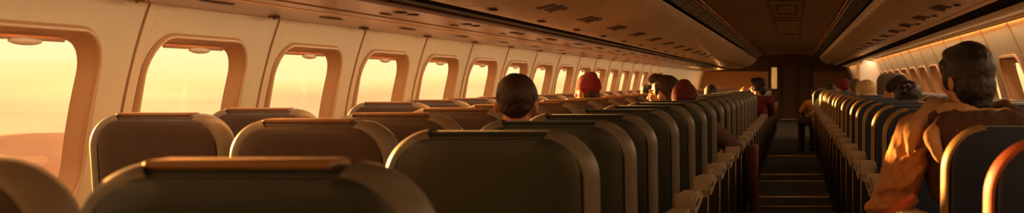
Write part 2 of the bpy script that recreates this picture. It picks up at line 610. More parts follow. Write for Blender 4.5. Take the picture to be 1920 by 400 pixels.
# hood: tan rim on the left and along the top edge, the dark slack of the hood hanging behind
for i in range(48):
    a = 2 * PI * i / 48
    back = max(0, -math.sin(a))
    left = max(0, -math.cos(a))
    r = .104 + .016 * back
    th_ = .012 + .020 * left ** .6
    b_ell(bm, (ML[0] + .01 + r * 1.15 * math.cos(a), ML[1] - .025 + r * math.sin(a), nz_ + .036 - .012 * back - .012 * left + .008 * math.sin(a * 3 + .6)), (th_, th_, th_ + .006 * math.sin(a * 5)))
b_chain(bm, [(ML[0] - .115, -.02, nz_ + .02), (ML[0] - .165, -.05, nz_ - .03), (ML[0] - .18, -.06, nz_ - .09)], [.03, .034, .016])
b_chain(bm, [(ML[0] - .085, -.085, nz_ + .0), (ML[0] - .125, -.115, nz_ - .045), (ML[0] - .10, -.13, nz_ - .11)], [.022, .024, .014])
b_chain(bm, [(ML[0] - .05, -.13, nz_ - .03), (ML[0] + .0, -.15, nz_ - .065), (ML[0] + .09, -.14, nz_ - .055)], [.010, .012, .008])
fuse('hood', bm, M['tanhood'], man, .005, 3, disp=.012, dscale=.04, label='tan hood rim')
bm = bmesh.new()
for i in range(30):
    a = 2 * PI * i / 30
    b_ell(bm, (ML[0] + .02 + .128 * math.cos(a), ML[1] - .03 + .115 * math.sin(a), nz_ - .012 + .01 * math.sin(2 * a)), (.04, .04, .042))
b_chain(bm, [(ML[0] + .12, -.03, nz_ + .0), (ML[0] + .20, -.04, nz_ - .035), (ML[0] + .27, -.03, nz_ - .07)], [.045, .05, .035])
b_ell(bm, (ML[0] + .02, -.085, nz_ - .045), (.145, .056, .08), (.25, 0, .05))
b_ell(bm, (ML[0] - .05, -.095, nz_ - .03), (.07, .04, .055), (.2, .35, .3))
b_ell(bm, (ML[0] + .09, -.08, nz_ - .03), (.08, .045, .06), (.2, -.4, -.3))
b_ell(bm, (ML[0] + .02, -.11, nz_ - .10), (.085, .035, .05), (.2, 0, 0))
fuse('hood_lining', bm, M['jacket'], man, .006, 4, disp=.016, dscale=.05)
bm = bmesh.new()
b_chain(bm, [(-.28, -.06, .86), (-.345, -.055, .80), (-.385, -.03, .72), (-.395, .0, .62), (-.38, .02, .54)], [.012, .022, .030, .034, .02])
fuse('jacket_lining', bm, M['pink'], man, .006, 4, disp=.014, dscale=.05, label='salmon lining hanging from the jacket')
bm = bmesh.new()
for q in range(3):
    b_chain(bm, [(ML[0] - .005 + .01 * q, .10, 1.275), (ML[0] - .045 - .01 * q, .14, 1.285 - .012 * q), (ML[0] - .065, .135, 1.25 - .01 * q)], [.006, .007, .004])
fuse('hair_strand', bm, M['haird'], man, .004, 1)

# ------------------------------------------------------------------ cabin cross-section
def xl(z):
    h = max(z - CAMZ, -.63)
    return -2.98 + .22 * h + .175 * h * h


def xr(z):
    h = max(z - CAMZ, -.75)
    return 1.86 - .32 * h - .2 * h * h


Y0, Y1 = -8.5, 38.0
PITCH = 1.32
WH0, WH1 = CAMZ - .51, CAMZ + .198
WA, WB = .085, 1.02
NWIN = list(range(-9, 16))


def sidewall(side):
    fx = xl if side == 'left' else xr
    sg = -1 if side == 'left' else 1
    RD = .06 if side == 'left' else .11
    top = CAMZ + (.42 if side == 'left' else .52)
    bm = bmesh.new()
    zs = [0, .3, .6] + [.6 + (top - .6) * i / 8 for i in range(1, 9)]
    zs = [0 + top * i / 12 for i in range(13)]

    def plain(a, b):
        strip(bm, [(fx(z), z) for z in zs], a, b)
    ystart = 5.27 + PITCH * NWIN[0]
    yend = 5.27 + PITCH * (NWIN[-1] + 1)
    plain(Y0, ystart)
    plain(yend, Y1)
    hole = wrect(WA, WB, WH0, WH1, .165, 8)
    n = len(hole)
    # outer loop matched by direction from the hole's centre
    cx, cz = .54, (WH0 + WH1) / 2
    outer = []
    for (a, z) in hole:
        dx, dz = a - cx, z - cz
        t = 1e9
        if dx > 1e-6: t = min(t, (PITCH - cx) / dx)
        if dx < -1e-6: t = min(t, (0 - cx) / dx)
        if dz > 1e-6: t = min(t, (top - cz) / dz)
        if dz < -1e-6: t = min(t, (0 - cz) / dz)
        outer.append([cx + dx * t, cz + dz * t])
    # snap the panel's corners
    for c in ((0, 0), (PITCH, 0), (0, top), (PITCH, top)):
        i = min(range(n), key=lambda k: (outer[k][0] - c[0]) ** 2 + (outer[k][1] - c[1]) ** 2)
        outer[i] = list(c)
    NR = 7
    for k in NWIN:
        yb = 5.27 + PITCH * k
        rings = []
        for r in range(NR + 1):
            f = r / NR
            rings.append([bm.verts.new((fx(z), yb + a, z)) for a, z in
                          [(h[0] * (1 - f) + o[0] * f, h[1] * (1 - f) + o[1] * f) for h, o in zip(hole, outer)]])
        for r in range(NR):
            for i in range(n):
                j = (i + 1) % n
                bm.faces.new((rings[r][i], rings[r][j], rings[r + 1][j], rings[r + 1][i]))
    frombm('wall_' + side, bm, M['wall'], kind='structure')
    # windows
    for w, k in enumerate(NWIN):
        yb = 5.27 + PITCH * k
        bm = bmesh.new()
        loops = []
        for (ins, dep) in ((-.035, -.004), (-.028, -.014), (-.012, -.016), (0, -.008), (.006, .01), (.014, RD - .01), (.022, RD)):
            lp = wrect(WA + ins, WB - ins, WH0 + ins, WH1 - ins, max(.165 - ins, .02), 8)
            loops.append([bm.verts.new((fx(z) + sg * dep, yb + a, z)) for a, z in lp])
        for a, b in zip(loops, loops[1:]):
            for i in range(n):
                j = (i + 1) % n
                bm.faces.new((a[i], a[j], b[j], b[i]))
        W = frombm('window_%d' % (w + 1 if side == 'left' else w + 1 + len(NWIN)), bm, M['reveal'], kind='structure')
        bm = bmesh.new()
        lp = rrect(WA - .016, WB + .016, WH0 - .016, WH1 + .016, .18, 8)
        tube(bm, [(fx(z) - sg * .012, yb + a, z) for a, z in lp], .009, 6, closed=True)
        frombm('window_lip', bm, M['lip'], W)
        bm = bmesh.new()
        lp = rrect(WA + .022, WB - .022, WH0 + .025, WH1 - .025, .14, 8)
        bm.faces.new([bm.verts.new((fx(z) + sg * (RD - .004), yb + a, z)) for a, z in lp])
        frombm('pane', bm, GLASS, W, smooth=False)
        # raised blind edge with its finger grip
        bm = bmesh.new()
        zt = WH1 - .022
        prof = [(.03, zt), (.03, zt - .008), (.033, zt - .012), (.04, zt - .012), (.044, zt - .008), (.044, zt)]
        pr = [(fx(zt) + sg * p[0], p[1]) for p in prof]
        prism(bm, pr, yb + .26, yb + .82)
        frombm('blind', bm, M['reveal'], W)
        bm = bmesh.new()
        b_ell(bm, (fx(zt) + sg * .022, yb + .56, zt - .016), (.02, .10, .017), seg=14, rings=8)
        frombm('blind_grip', bm, M['seamt'], W, label='pale finger grip of the blind')
        # panel joint strip
        bm = bmesh.new()
        zz = [.3 + (top - .3) * q / 20 for q in range(21)]
        prism(bm, [(fx(z) - sg * .010, z) for z in zz] + [(fx(z) + sg * .02, z) for z in zz[::-1]], yb - .034, yb + .034)
        J = frombm('wall_joint', bm, M['seamt'], W)
        for dy in (-.037, .037):
            bm = bmesh.new()
            tube(bm, [(fx(z) - sg * .005, yb + dy, z) for z in zz], .0035, 6)
            frombm('joint_groove', bm, M['jgroove'], J)


sidewall('left')
sidewall('right')

# floor, ceiling, end walls
bm = bmesh.new()
bbox(bm, -3.25, 2.25, Y0, Y1, -.05, 0)
frombm('floor', bm, M['carpet'], kind='structure', smooth=False)
H = lambda x, h: (x, CAMZ + h)
bm = bmesh.new()
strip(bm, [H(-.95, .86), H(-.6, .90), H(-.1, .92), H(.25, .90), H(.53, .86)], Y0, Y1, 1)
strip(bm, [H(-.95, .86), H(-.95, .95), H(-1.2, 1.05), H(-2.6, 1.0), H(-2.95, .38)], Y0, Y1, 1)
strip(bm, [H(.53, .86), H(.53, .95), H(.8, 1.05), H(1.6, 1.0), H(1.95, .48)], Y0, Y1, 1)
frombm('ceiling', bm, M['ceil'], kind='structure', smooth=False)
# ceiling panel outlines
bm = bmesh.new()
for (a, b, y0, y1) in ((-.30, .10, 13, 16.5), (-.30, .10, 17.2, 22), (-.22, .02, 13.8, 15.6)):
    def cz(x): return CAMZ + (.917 if abs(x + .1) < .25 else .90) - .004
    for x in (a, b):
        bbox(bm, x - .006, x + .006, y0, y1, cz(x) - .01, cz(x) + .012)
    for y in (y0, y1):
        bbox(bm, a, b, y - .02, y + .02, cz(a) - .01, cz(a) + .012)
frombm('trim_1', bm, M['grey'], kind='structure', smooth=False)
bm = bmesh.new()
bbox(bm, -3.3, 2.3, Y0 - .08, Y0, -.05, 2.4)
frombm('wall_rear', bm, M['bulkd'], kind='structure', smooth=False)
bm = bmesh.new()
bbox(bm, -3.3, -.50, Y1, Y1 + .08, -.05, 2.4)
bbox(bm, .55, 2.3, Y1, Y1 + .08, -.05, 2.4)
bbox(bm, -.5, .55, Y1, Y1 + .08, 1.75, 2.4)
WF = frombm('wall_front', bm, M['bulkd'], kind='structure', smooth=False)
bm = bmesh.new()
bbox(bm, -3.2, -.86, Y1 - .02, Y1, .72, CAMZ + .36)  # tan base colour stands in for light on the left of the bulkhead
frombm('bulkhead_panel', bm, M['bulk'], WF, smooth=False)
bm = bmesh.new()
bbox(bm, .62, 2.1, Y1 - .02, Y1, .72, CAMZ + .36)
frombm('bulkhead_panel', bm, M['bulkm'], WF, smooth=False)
t = thing('wall_lamp', 'pale lit wall lamp left of the dark door at the far end of the aisle', 'wall lamp', (-.66, Y1 - .001, 1.0))
bm = bmesh.new()
bbox(bm, -.11, .11, -.04, 0, -.03, .72, .01)
frombm('housing', bm, M['brass'], t)
bm = bmesh.new()
bbox(bm, -.085, .085, -.06, -.035, .0, .69, .01)
frombm('lens', bm, M['lamp'], t)
bm = bmesh.new()
bbox(bm, -.5, .55, Y1 + .03, Y1 + .07, 0, 1.76)
D = frombm('door_1', bm, M['bulkd'], kind='structure', smooth=False)
bm = bmesh.new()
for x in (-.5, .03, .51):
    bbox(bm, x, x + .04, Y1 - .05, Y1 + .05, 0, 1.8, .005)
bbox(bm, -.5, .55, Y1 - .05, Y1 + .05, 1.76, 1.80, .005)
frombm('door_frame', bm, M['bulkd'], D)

# ------------------------------------------------------------------ soffit, channels, coves
BY0, BY1 = -8.4, 36.5
bm = bmesh.new()
prism(bm, [H(-2.11, .397), H(-2.36, .384), H(-2.365, .388), H(-2.40, .386), H(-2.405, .380), H(-2.50, .376), H(-2.505, .382), H(-2.54, .38), H(-2.545, .373), H(-2.86, .354), H(-2.90, .356), H(-2.90, .42), H(-2.11, .43)], BY0, BY1)
frombm('trim_2', bm, M['soffit'], kind='structure')
bm = bmesh.new()
bbox(bm, -2.035, -1.985, BY0, BY1, CAMZ + .416, CAMZ + .45, .004)
frombm('trim_3', bm, M['greyd'], kind='structure')
bm = bmesh.new()
prism(bm, [H(-2.115, .425), H(-1.88, .437), H(-1.88, .46), H(-2.115, .46)], BY0, BY1)  # flush black strip paints the shade inside the left bin gap
frombm('trim_4', bm, M['gap_shade'], kind='structure', smooth=False)
# right valance with grooves
bm = bmesh.new()
prism(bm, [H(1.455, .508), H(1.458, .498), H(1.475, .492), H(1.60, .486), H(1.604, .491), H(1.618, .490), H(1.622, .484), H(1.65, .482), H(1.654, .487), H(1.668, .486), H(1.672, .480), H(1.72, .474), H(1.90, .44), H(1.90, .55), H(1.465, .55)], BY0, BY1)
frombm('trim_5', bm, M['wall'], kind='structure')
bm = bmesh.new()
prism(bm, [H(1.25, .537), H(1.30, .530), H(1.32, .535), H(1.32, .55), H(1.25, .55)], BY0, BY1)
frombm('trim_6', bm, M['brass'], kind='structure')
bm = bmesh.new()
prism(bm, [H(1.31, .545), H(1.475, .512), H(1.475, .56), H(1.31, .56)], BY0, BY1)  # right bin gap closed flush in black, its shade painted on
frombm('trim_7', bm, M['gap_shade'], kind='structure', smooth=False)
# cove rails and diffusers
for nm, a, b, rx, rz in (('trim_8', (-1.13, .745), (-.99, .845), -.968, .850), ('trim_9', (.74, .80), (.58, .845), .552, .852)):
    bm = bmesh.new()
    tube(bm, [(rx, BY0, CAMZ + rz), (rx, BY1, CAMZ + rz)], .012, 8)
    tube(bm, [(rx - .03 * (1 if rx < 0 else -1), BY0, CAMZ + rz - .012), (rx - .03 * (1 if rx < 0 else -1), BY1, CAMZ + rz - .012)], .006, 6)
    y = BY0
    while y < BY1:
        bbox(bm, rx - .02, rx + .02, y, y + .05, CAMZ + rz - .02, CAMZ + rz + .02, .004)
        y += 1.0
    frombm(nm, bm, M['brass'], kind='structure')
nd = 0
for (a, b, sd) in (((-1.13, .745), (-1.0, .838), 'left'), ((.735, .80), (.585, .842), 'right')):
    proto = None
    y = 1.61
    while y < BY1 - 1:
        lab = 'grey strip light panel in the %s cove above the bins' % sd
        if proto is None:
            bm = bmesh.new()
            prism(bm, [H(*a), H(*b), H(b[0], b[1] + .012), H(a[0], a[1] + .012)], 0, .92)
            proto = thing('cove_light', lab, 'ceiling light', (0, y, 0), 0, 'strip lights in the %s cove' % sd)
            frombm('diffuser', bm, M['diff'], proto)
            bm = bmesh.new()
            for q in range(4):
                f = .15 + .23 * q
                x = a[0] + (b[0] - a[0]) * f
                z = a[1] + (b[1] - a[1]) * f - .004
                bbox(bm, x - .006, x + .006, 0, .92, CAMZ + z - .006, CAMZ + z + .006)
            frombm('louvre', bm, M['armd'], proto)
        else:
            dup(proto, (0, y, 0), lab)
        y += 1.0

# ------------------------------------------------------------------ overhead bins
def offset_profile(pts, d):
    out = []
    for i, p in enumerate(pts):
        a = Vector(pts[max(i - 1, 0)])
        b = Vector(pts[min(i + 1, len(pts) - 1)])
        t = (b - a).normalized()
        out.append((p[0] - t.y * d, p[1] + t.x * d))
    return out


def smoothpts(pts, n=5):
    out = []
    for i in range(len(pts) - 1):
        p0 = Vector(pts[max(i - 1, 0)]); p1 = Vector(pts[i]); p2 = Vector(pts[i + 1]); p3 = Vector(pts[min(i + 2, len(pts) - 1)])
        for k in range(n):
            t = k / n
            q = .5 * ((2 * p1) + (-p0 + p2) * t + (2 * p0 - 5 * p1 + 4 * p2 - p3) * t * t + (-p0 + 3 * p1 - 3 * p2 + p3) * t ** 3)
            out.append((q.x, q.y))
    out.append(tuple(pts[-1]))
    return out


def make_bin(side):
    L = PITCH - .004
    if side == 'left':
        door = smoothpts([H(-1.89, .428), H(-1.72, .433), H(-1.50, .462), H(-1.32, .53), H(-1.21, .61), H(-1.15, .705)])
        body = [H(-1.89, .445), H(-1.72, .45), H(-1.5, .478), H(-1.33, .545), H(-1.225, .625), H(-1.165, .72), H(-1.2, .735), H(-2.6, .735), H(-2.75, .46)]
        hx, hz = -1.56, .4635
        hand = ((-1.56, .452), (-1.45, .475))
        sgn = 1
    else:
        door = smoothpts([H(1.25, .54), H(1.10, .545), H(.96, .575), H(.85, .63), H(.78, .70), H(.75, .77)])
        body = [H(1.25, .555), H(1.10, .562), H(.97, .59), H(.865, .645), H(.797, .71), H(.768, .78), H(.8, .80), H(1.6, .80), H(1.7, .575), H(1.3, .575)]
        hand = ((1.12, .541), (1.02, .556))
        sgn = -1
    t = thing('overhead_bin', 'x', 'overhead bin')
    bm = bmesh.new()
    prism(bm, body, 0, L)
    frombm('body', bm, M['binbody'], t, smooth=False)
    bm = bmesh.new()
    inner = offset_profile(door, .012 * sgn)
    prism(bm, door + inner[::-1], .018, L - .018)
    d = frombm('door', bm, M['bin'], t)
    bm = bmesh.new()
    e_ = door[-1]
    tube(bm, [(e_[0], .008, e_[1]), (e_[0], L - .008, e_[1])], .009, 8)
    frombm('door_lip', bm, M['seamt'], d)
    bm = bmesh.new()
    (xa, za), (xb, zb) = hand
    for y0, y1, off in ((.46, .60, 0), (.66, .86, .012), (.9, .96, -.01)):
        o = off * sgn
        p = [H(xa + o, za - .004), H(xb + o, zb - .004), H(xb + o, zb + .012), H(xa + o, za + .012)]
        prism(bm, p, y0, y1)
    frombm('latch', bm, M['slot'], d)
    bm = bmesh.new()
    x0 = door[4][0]; z0 = door[4][1] - .006
    b_ell(bm, (x0, .25, z0), (.03, .07, .006), seg=14, rings=6)
    frombm('lock_plate', bm, M['slot'], d)
    return t


nb = int((BY1 - 1.31) / PITCH)
ordn = ['first', 'second', 'third', 'fourth', 'fifth', 'sixth', 'seventh', 'eighth', 'ninth', 'tenth', 'eleventh', 'twelfth', 'thirteenth', 'fourteenth', 'fifteenth', 'sixteenth', 'seventeenth', 'eighteenth', 'nineteenth', 'twentieth', 'twenty-first', 'twenty-second', 'twenty-third', 'twenty-fourth', 'twenty-fifth', 'twenty-sixth', 'twenty-seventh', 'twenty-eighth', 'twenty-ninth', 'thirtieth', 'thirty-first', 'thirty-second', 'thirty-third']
for side in ('left', 'right'):
    p = None
    for i in range(nb):
        y = 1.31 + PITCH * i
        lab = 'cream overhead bin over the %s seats, %s from the camera' % (side, ordn[i])
        if p is None:
            p = make_bin(side)
            p.location = (0, y, 0)
            p['label'] = lab
            p['group'] = 'overhead bins on the %s' % side
        else:
            dup(p, (0, y, 0), lab, 'overhead bins on the %s' % side)
# rounded end cap of each bin run
for side in ('left', 'right'):
    bm = bmesh.new()
    y = 1.31 + PITCH * nb
    if side == 'left':
        prof = [H(-1.94, .430), H(-1.72, .436), H(-1.5, .465), H(-1.33, .535), H(-1.22, .615), H(-1.16, .71), H(-1.5, .735), H(-2.5, .735), H(-2.6, .46)]
        c = Vector(H(-1.95, .6))
    else:
        prof = [H(1.25, .545), H(1.10, .55), H(.96, .58), H(.85, .635), H(.785, .70), H(.76, .77), H(1.0, .80), H(1.6, .80), H(1.7, .575)]
        c = Vector(H(1.3, .68))
    rings = []
    for s, dy in ((1, 0), (.97, .12), (.88, .22), (.7, .3), (.35, .35)):
        rings.append([bm.verts.new((c.x + (p[0] - c.x) * s, y + dy, c.y + (p[1] - c.y) * s)) for p in prof])
    for a, b in zip(rings, rings[1:]):
        for i in range(len(prof)):
            j = (i + 1) % len(prof)
            bm.faces.new((a[i], a[j], b[j], b[i]))
    bm.faces.new(rings[0]); bm.faces.new(rings[-1])
    tag(frombm('bin_end_cap', bm, M['bin']), 'rounded end cap finishing the far end of the %s bins' % side, 'bin end cap')

# passenger service units under the left bins
def make_psu():
    t = thing('service_unit', 'x', 'passenger service unit')
    sl = (.40 - .354) / (-2.06 + 2.86)
    hz = lambda x: CAMZ + .40 + (x + 2.06) * sl
    for x, y, rx, ry in ((-2.2, .28, .035, .075), (-2.2, .50, .035, .06)):
        bm = bmesh.new()
        b_ell(bm, (x, y, hz(x) - .001), (rx, ry, .006), seg=16, rings=6)
        frombm('reading_light', bm, M['slot'], t)
    bm = bmesh.new()
    b_ell(bm, (-2.30, .34, hz(-2.30) - .004), (.016, .10, .006), seg=14, rings=6)
    frombm('sign_lens', bm, M['lip'], t)
    bm = bmesh.new()
    b_ell(bm, (-2.64, .42, hz(-2.64) - .001), (.026, .17, .005), seg=16, rings=6)
    frombm('vent', bm, M['slot'], t)
    bm = bmesh.new()
    mtx = Matrix.Translation((-2.80, 0.05, hz(-2.80) - .006))
    tube(bm, [(-2.80 + .026 * math.cos(a * PI / 8), .05 + .026 * math.sin(a * PI / 8), hz(-2.80) - .008) for a in range(16)], .007, 6, closed=True)
    b_ell(bm, (-2.80, .05, hz(-2.80) - .008), (.012, .012, .012), seg=12, rings=6)
    bbox(bm, -2.825, -2.775, .046, .054, hz(-2.8) - .014, hz(-2.8) - .004)
    frombm('air_nozzle', bm, M['steel'], t, label='metal air nozzle')
    return t


p = None
for i in range(24):
    y = 3.62 + PITCH * i
    lab = 'lights, vent and air nozzle under left bins, %s unit from camera' % ordn[i]
    if p is None:
        p = make_psu(); p.location = (0, y, 0); p['label'] = lab; p['group'] = 'service units under the left bins'
    else:
        dup(p, (0, y, 0), lab)

# ------------------------------------------------------------------ seats
SW = .50
TOPZ = 1.08


def recl(y, z):
    """shear: the back leans away from the camera towards its foot"""
    return y + (TOPZ - z) * .11


def make_seat(kind, w=SW, topz=TOPZ, gm=None, band=None, pad=None):
    pad = kind == 'left_mid' if pad is None else pad
    th = .75 if kind.startswith('left') else .5
    left = kind.startswith('left')
    lm = M['grey'] if kind == 'right_tall' else (M['seatL'] if kind == 'left_aisle' else M['seatB']) if left else M['seatR']
    gm = gm or ((M['gusset'] if kind == 'left_mid' else M['gussA']) if left else M['gussR'])
    t = thing('airline_seat', 'x', 'seat')
    hw = w / 2
    # backrest: a rounded loft with front cushion
    bm = bmesh.new()
    loops = []
    zb = .36
    for ins, y in ((.03, .012), (.012, .016), (.0, .03), (-.004, .06), (0, .10), (.012, .125), (.035, .14), (.10, .15)):
        lp = rrect(-hw + ins, hw - ins, zb + ins, topz - ins * .8, max(.115 - ins * .5, .03), 8, .03)
        loops.append([bm.verts.new((x, recl(y * th, z), z)) for x, z in lp])
    n = len(loops[0])
    for a, b in zip(loops, loops[1:]):
        for i in range(n):
            j = (i + 1) % n
            bm.faces.new((a[i], a[j], b[j], b[i]))
    bm.faces.new(loops[0]); bm.faces.new(loops[-1])
    frombm('backrest', bm, lm, t)
    wi = .034 if kind == 'left_mid' else .026 if left else .014
    # dark shell on the camera side
    bm = bmesh.new()
    loops = []
    for ins, y in ((wi, .020), (wi, .006), (wi + .003, .000), (wi + .011, -.004), (.09, -.008), (.15, -.009)):
        lp = rrect(-hw + ins, hw - ins, zb + ins, topz - ins * .45, max(.10 - ins * .3, .03), 8, .03)
        loops.append([bm.verts.new((x, recl(y, z), z)) for x, z in lp])
    for a, b in zip(loops, loops[1:]):
        for i in range(n):
            j = (i + 1) % n
            bm.faces.new((a[i], a[j], b[j], b[i]))
    bm.faces.new(loops[0]); bm.faces.new(loops[-1])
    frombm('back_shell', bm, lm, t)
    wr = .030 if kind == 'left_mid' else .022 if left else .010
    # side bolsters, kept pale to mimic light on the sides and upper corners
    for sx in (-1, 1):
        bm = bmesh.new()
        rows = []
        for ins, y in ((wr, .016), (wr, .003), (wr * .8, -.001), (wr * .4, .002), (.000, .012), (-.006, .03), (-.009, .06), (-.006, .10), (.008, .124), (.03, .138)):
            rad = max(.118 - ins * .5, .03)
            pr = [(hw - ins, zb + .06), (hw - ins, zb + .30)]
            for q in range(13):
                an = R(84 * q / 12)
                pr.append((hw - ins - rad + rad * math.cos(an), topz - ins * .8 - rad + rad * math.sin(an)))
            rows.append([bm.verts.new((sx * x, recl(y * th, z), z)) for x, z in pr])
        for a, b in zip(rows, rows[1:]):
            for i in range(len(a) - 1):
                bm.faces.new((a[i], a[i + 1], b[i + 1], b[i]))
        frombm('side_bolster', bm, gm, t)
    if pad:
        bm = bmesh.new()
        x0, x1 = -hw + .10, hw - .13
        bbox(bm, x0, x1, .022 * th, .125 * th, topz - .004, topz + .009, .006, 3)
        frombm('lit_top_strip', bm, M['stripT'], t)  # raised tan strip mimics sunlight along the dark seat top
    # cushion, base, legs
    bm = bmesh.new()
    bbox(bm, -hw + .01, hw - .01, .20, .66, .33, .45, .04, 4)
    frombm('seat_cushion', bm, lm, t)
    bm = bmesh.new()
    bbox(bm, -hw + .03, hw - .03, .14, .60, .28, .335, .012)
    frombm('seat_pan', bm, M['frame'], t)
    for sx in (-1, 1):
        bm = bmesh.new()
        x = sx * (hw - .10)
        tube(bm, [(x, .52, .29), (x, .56, .0)], .018, 8)
        tube(bm, [(x, .24, .29), (x, .12, .0)], .018, 8)
        bbox(bm, x - .03, x + .03, .06, .62, 0, .022, .004)
        frombm('leg', bm, M['frame'], t)

    def arm(ax, top, wd, chunky):
        bm = bmesh.new()
        z = top
        pts = [(.10, z - .085), (.085, z - .05), (.095, z - .018), (.13, z - .002), (.20, z), (.50, z - .012), (.535, z - .03), (.53, z - .055), (.22, z - .062), (.17, z - .09)]
        a = [bm.verts.new((ax - wd / 2, q[0], q[1])) for q in pts]
        b = [bm.verts.new((ax + wd / 2, q[0], q[1])) for q in pts]
        k = len(pts)
        es = []
        for i in range(k):
            bm.faces.new((a[i], a[(i + 1) % k], b[(i + 1) % k], b[i]))
        f1 = bm.faces.new(a[::-1]); f2 = bm.faces.new(b)
        bmesh.ops.bevel(bm, geom=list(f1.edges) + list(f2.edges), offset=.012, segments=2, affect='EDGES')
        A = frombm('armrest', bm, M['arml'], t)
        bm = bmesh.new()
        pw = wd * .62
        q = [(.125, z - .06), (.235, z - .05), (.27, .30), (.50, .26), (.50, .16), (.20, .16), (.16, .30)]
        a = [bm.verts.new((ax - pw / 2, u[0], u[1])) for u in q]
        b = [bm.verts.new((ax + pw / 2, u[0], u[1])) for u in q]
        k = len(q)
        for i in range(k):
            bm.faces.new((a[i], a[(i + 1) % k], b[(i + 1) % k], b[i]))
        bm.faces.new(a[::-1]); bm.faces.new(b)
        frombm('armrest_post', bm, M['armd'], A)
        if chunky:
            bm = bmesh.new()
            s = 1 if ax > 0 else -1
            bbox(bm, ax + s * (wd / 2 - .002) - .004, ax + s * (wd / 2 - .002) + .004, .13, .30, z - .045, z - .02, .003)
            bbox(bm, ax + s * pw / 2 - .004, ax + s * pw / 2 + .004, .15, .165, .35, z - .09, .003)
            frombm('armrest_trim', bm, M['steel'], A)
            bm = bmesh.new()
            bbox(bm, min(ax, s * (hw - .06)), max(ax, s * (hw - .06)), .24, .30, .285, .325, .008)
            frombm('armrest_bracket', bm, M['frame'], A)
    if kind == 'left_aisle':
        arm(hw + .10, CAMZ - .425, .085, True)
        arm(-hw - .045, CAMZ - .50, .05, False)
    elif kind == 'right_aisle':
        arm(-hw - .07, CAMZ - .37, .085, True)
        arm(hw + .05, CAMZ - .50, .05, False)
    elif kind == 'right_edge':
        arm(hw + .05, CAMZ - .50, .05, False)
    else:
        arm(-hw - .03, CAMZ - .50, .05, False)
    if band:
        bm = bmesh.new()
        bbox(bm, hw + .16, hw + .22, .02, .42, .0, .70, .02, 3)
        E = frombm('end_panel', bm, M['maroon'], t, label='dark maroon end panel')
        bm = bmesh.new()
        bbox(bm, hw + .215, hw + .228, .05, .09, .42, .60, .005)
        frombm('latch', bm, M['brass'], E)
    return t


PROTO = {}


def seat(kind, x, y, label, group=None, proto=None, **kw):
    key = proto or kind
    if key not in PROTO:
        t = make_seat(kind, **kw)
        PROTO[key] = t
        t.location = (x, y, 0)
        t['label'] = label
        if group:
            t['group'] = group
        return t
    t = dup(PROTO[key], (x, y, 0), label, group)
    if not group and 'group' in t:
        del t['group']
    return t


GA, GM, GW = 'left seats along the aisle', 'left middle seats', 'left window seats'
GR, GX = 'right seats along the aisle', 'right window seats'
xa, xm, xw = -.765, -1.47, -2.33
seat('left_aisle', -.778, 1.65, 'olive leather seat nearest the camera, broad top edge across bottom left', GA, proto='near', pad=True)
seat('left_aisle', -.735, 2.80, 'olive seat with glossy back, directly behind the nearest seat, before the boy', GA)
seat('left_aisle', -.745, 3.55, 'olive aisle seat the boy with short brown hair sits in', GA)
seat('left_mid', -1.36, 1.74, 'haze-browned seat in the bottom left corner below the nearest window', GM)
seat('left_mid', -1.47, 3.55, 'haze-browned middle seat with sunlit shoulder, left of the boy, nearest window row clear', GM)
lrows = LROWS
for i, y in enumerate(lrows):
    r = ordn[i]
    if i == 6:
        seat('left_aisle', xa, y, 'olive left aisle seat with a tall dark maroon end panel on the aisle', GA, proto='maroon', band=True)
    else:
        seat('left_aisle', xa, y, 'olive left aisle seat, %s row in front of the boy' % r, GA)
    seat('left_mid', xm, y, 'haze-browned left middle seat, %s row in front of the boy' % r, GM)
    if i != 2:
        seat('left_mid', xw, y, 'haze-browned left window seat, %s row in front of the boy' % r, GW)
# right bank
seat('right_aisle', .655, 2.42, 'navy seat with rust edge in the bottom right corner', GR, proto='rust', gm=M['orange'])
seat('right_aisle', .655, 3.14, 'navy seat with sunlit yellow edge that the hooded man leans out of', GR)
rrows = RROWS
for i, y in enumerate(rrows):
    r = ordn[i]
    if i == 19:
        seat('right_edge', .56, y, 'navy right aisle seat with the tan jacket person perched on its edge', GR)
    else:
        seat('right_aisle', .655, y, 'navy right aisle seat, %s row in front of the hooded man' % r, GR)
    if y < 22.5 and i >= 1 and i != 14:
        seat('right_win', 1.40, y, 'navy right window seat, %s row in front of the hooded man' % r, GX)

seat('right_tall', 1.31, 15.65, 'tall-backed grey seat standing above the others before the pale divider', None, proto='tall', w=.42, topz=CAMZ + .122)
# ------------------------------------------------------------------ divider on the right
bm = bmesh.new()
y = 24.4
t = thing('cabin_divider', 'pale grey divider wall beside the right windows with a wooden edge', 'divider', (0, y, 0))
pts = [(1.42, 0), (1.36, .9), (1.36, 1.55), (1.44, CAMZ + .475)] + [(xr(z) - .012, z) for z in (1.62, 1.4, 1.2, 1.0, .7, .4, .1, 0)]
prism(bm, pts, 0, .05)
frombm('panel', bm, M['part'], t, smooth=False)
bm = bmesh.new()
prism(bm, [(1.37, 0), (1.30, .9), (1.29, 1.62), (1.345, 1.62), (1.355, .9), (1.415, 0)], -.02, .07)
frombm('edge_post', bm, M['wood'], t, smooth=False, label='tan wooden edge post')
# ------------------------------------------------------------------ painted sun streaks and seat track on the floor
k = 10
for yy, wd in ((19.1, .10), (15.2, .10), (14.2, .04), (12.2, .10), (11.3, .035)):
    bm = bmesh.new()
    bbox(bm, -.50, .60, yy, yy + wd, 0, .006, .002, 1)  # amber bar stands in for a streak of sun across the aisle
    frombm('trim_%d' % k, bm, M['streak_track'], kind='structure', smooth=False)  # trim here is a painted sun streak
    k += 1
bm = bmesh.new()
bbox(bm, .545, .565, 2, 36, 0, .006, .002, 1)
frombm('trim_%d' % k, bm, M['streak_track'], kind='structure', smooth=False)

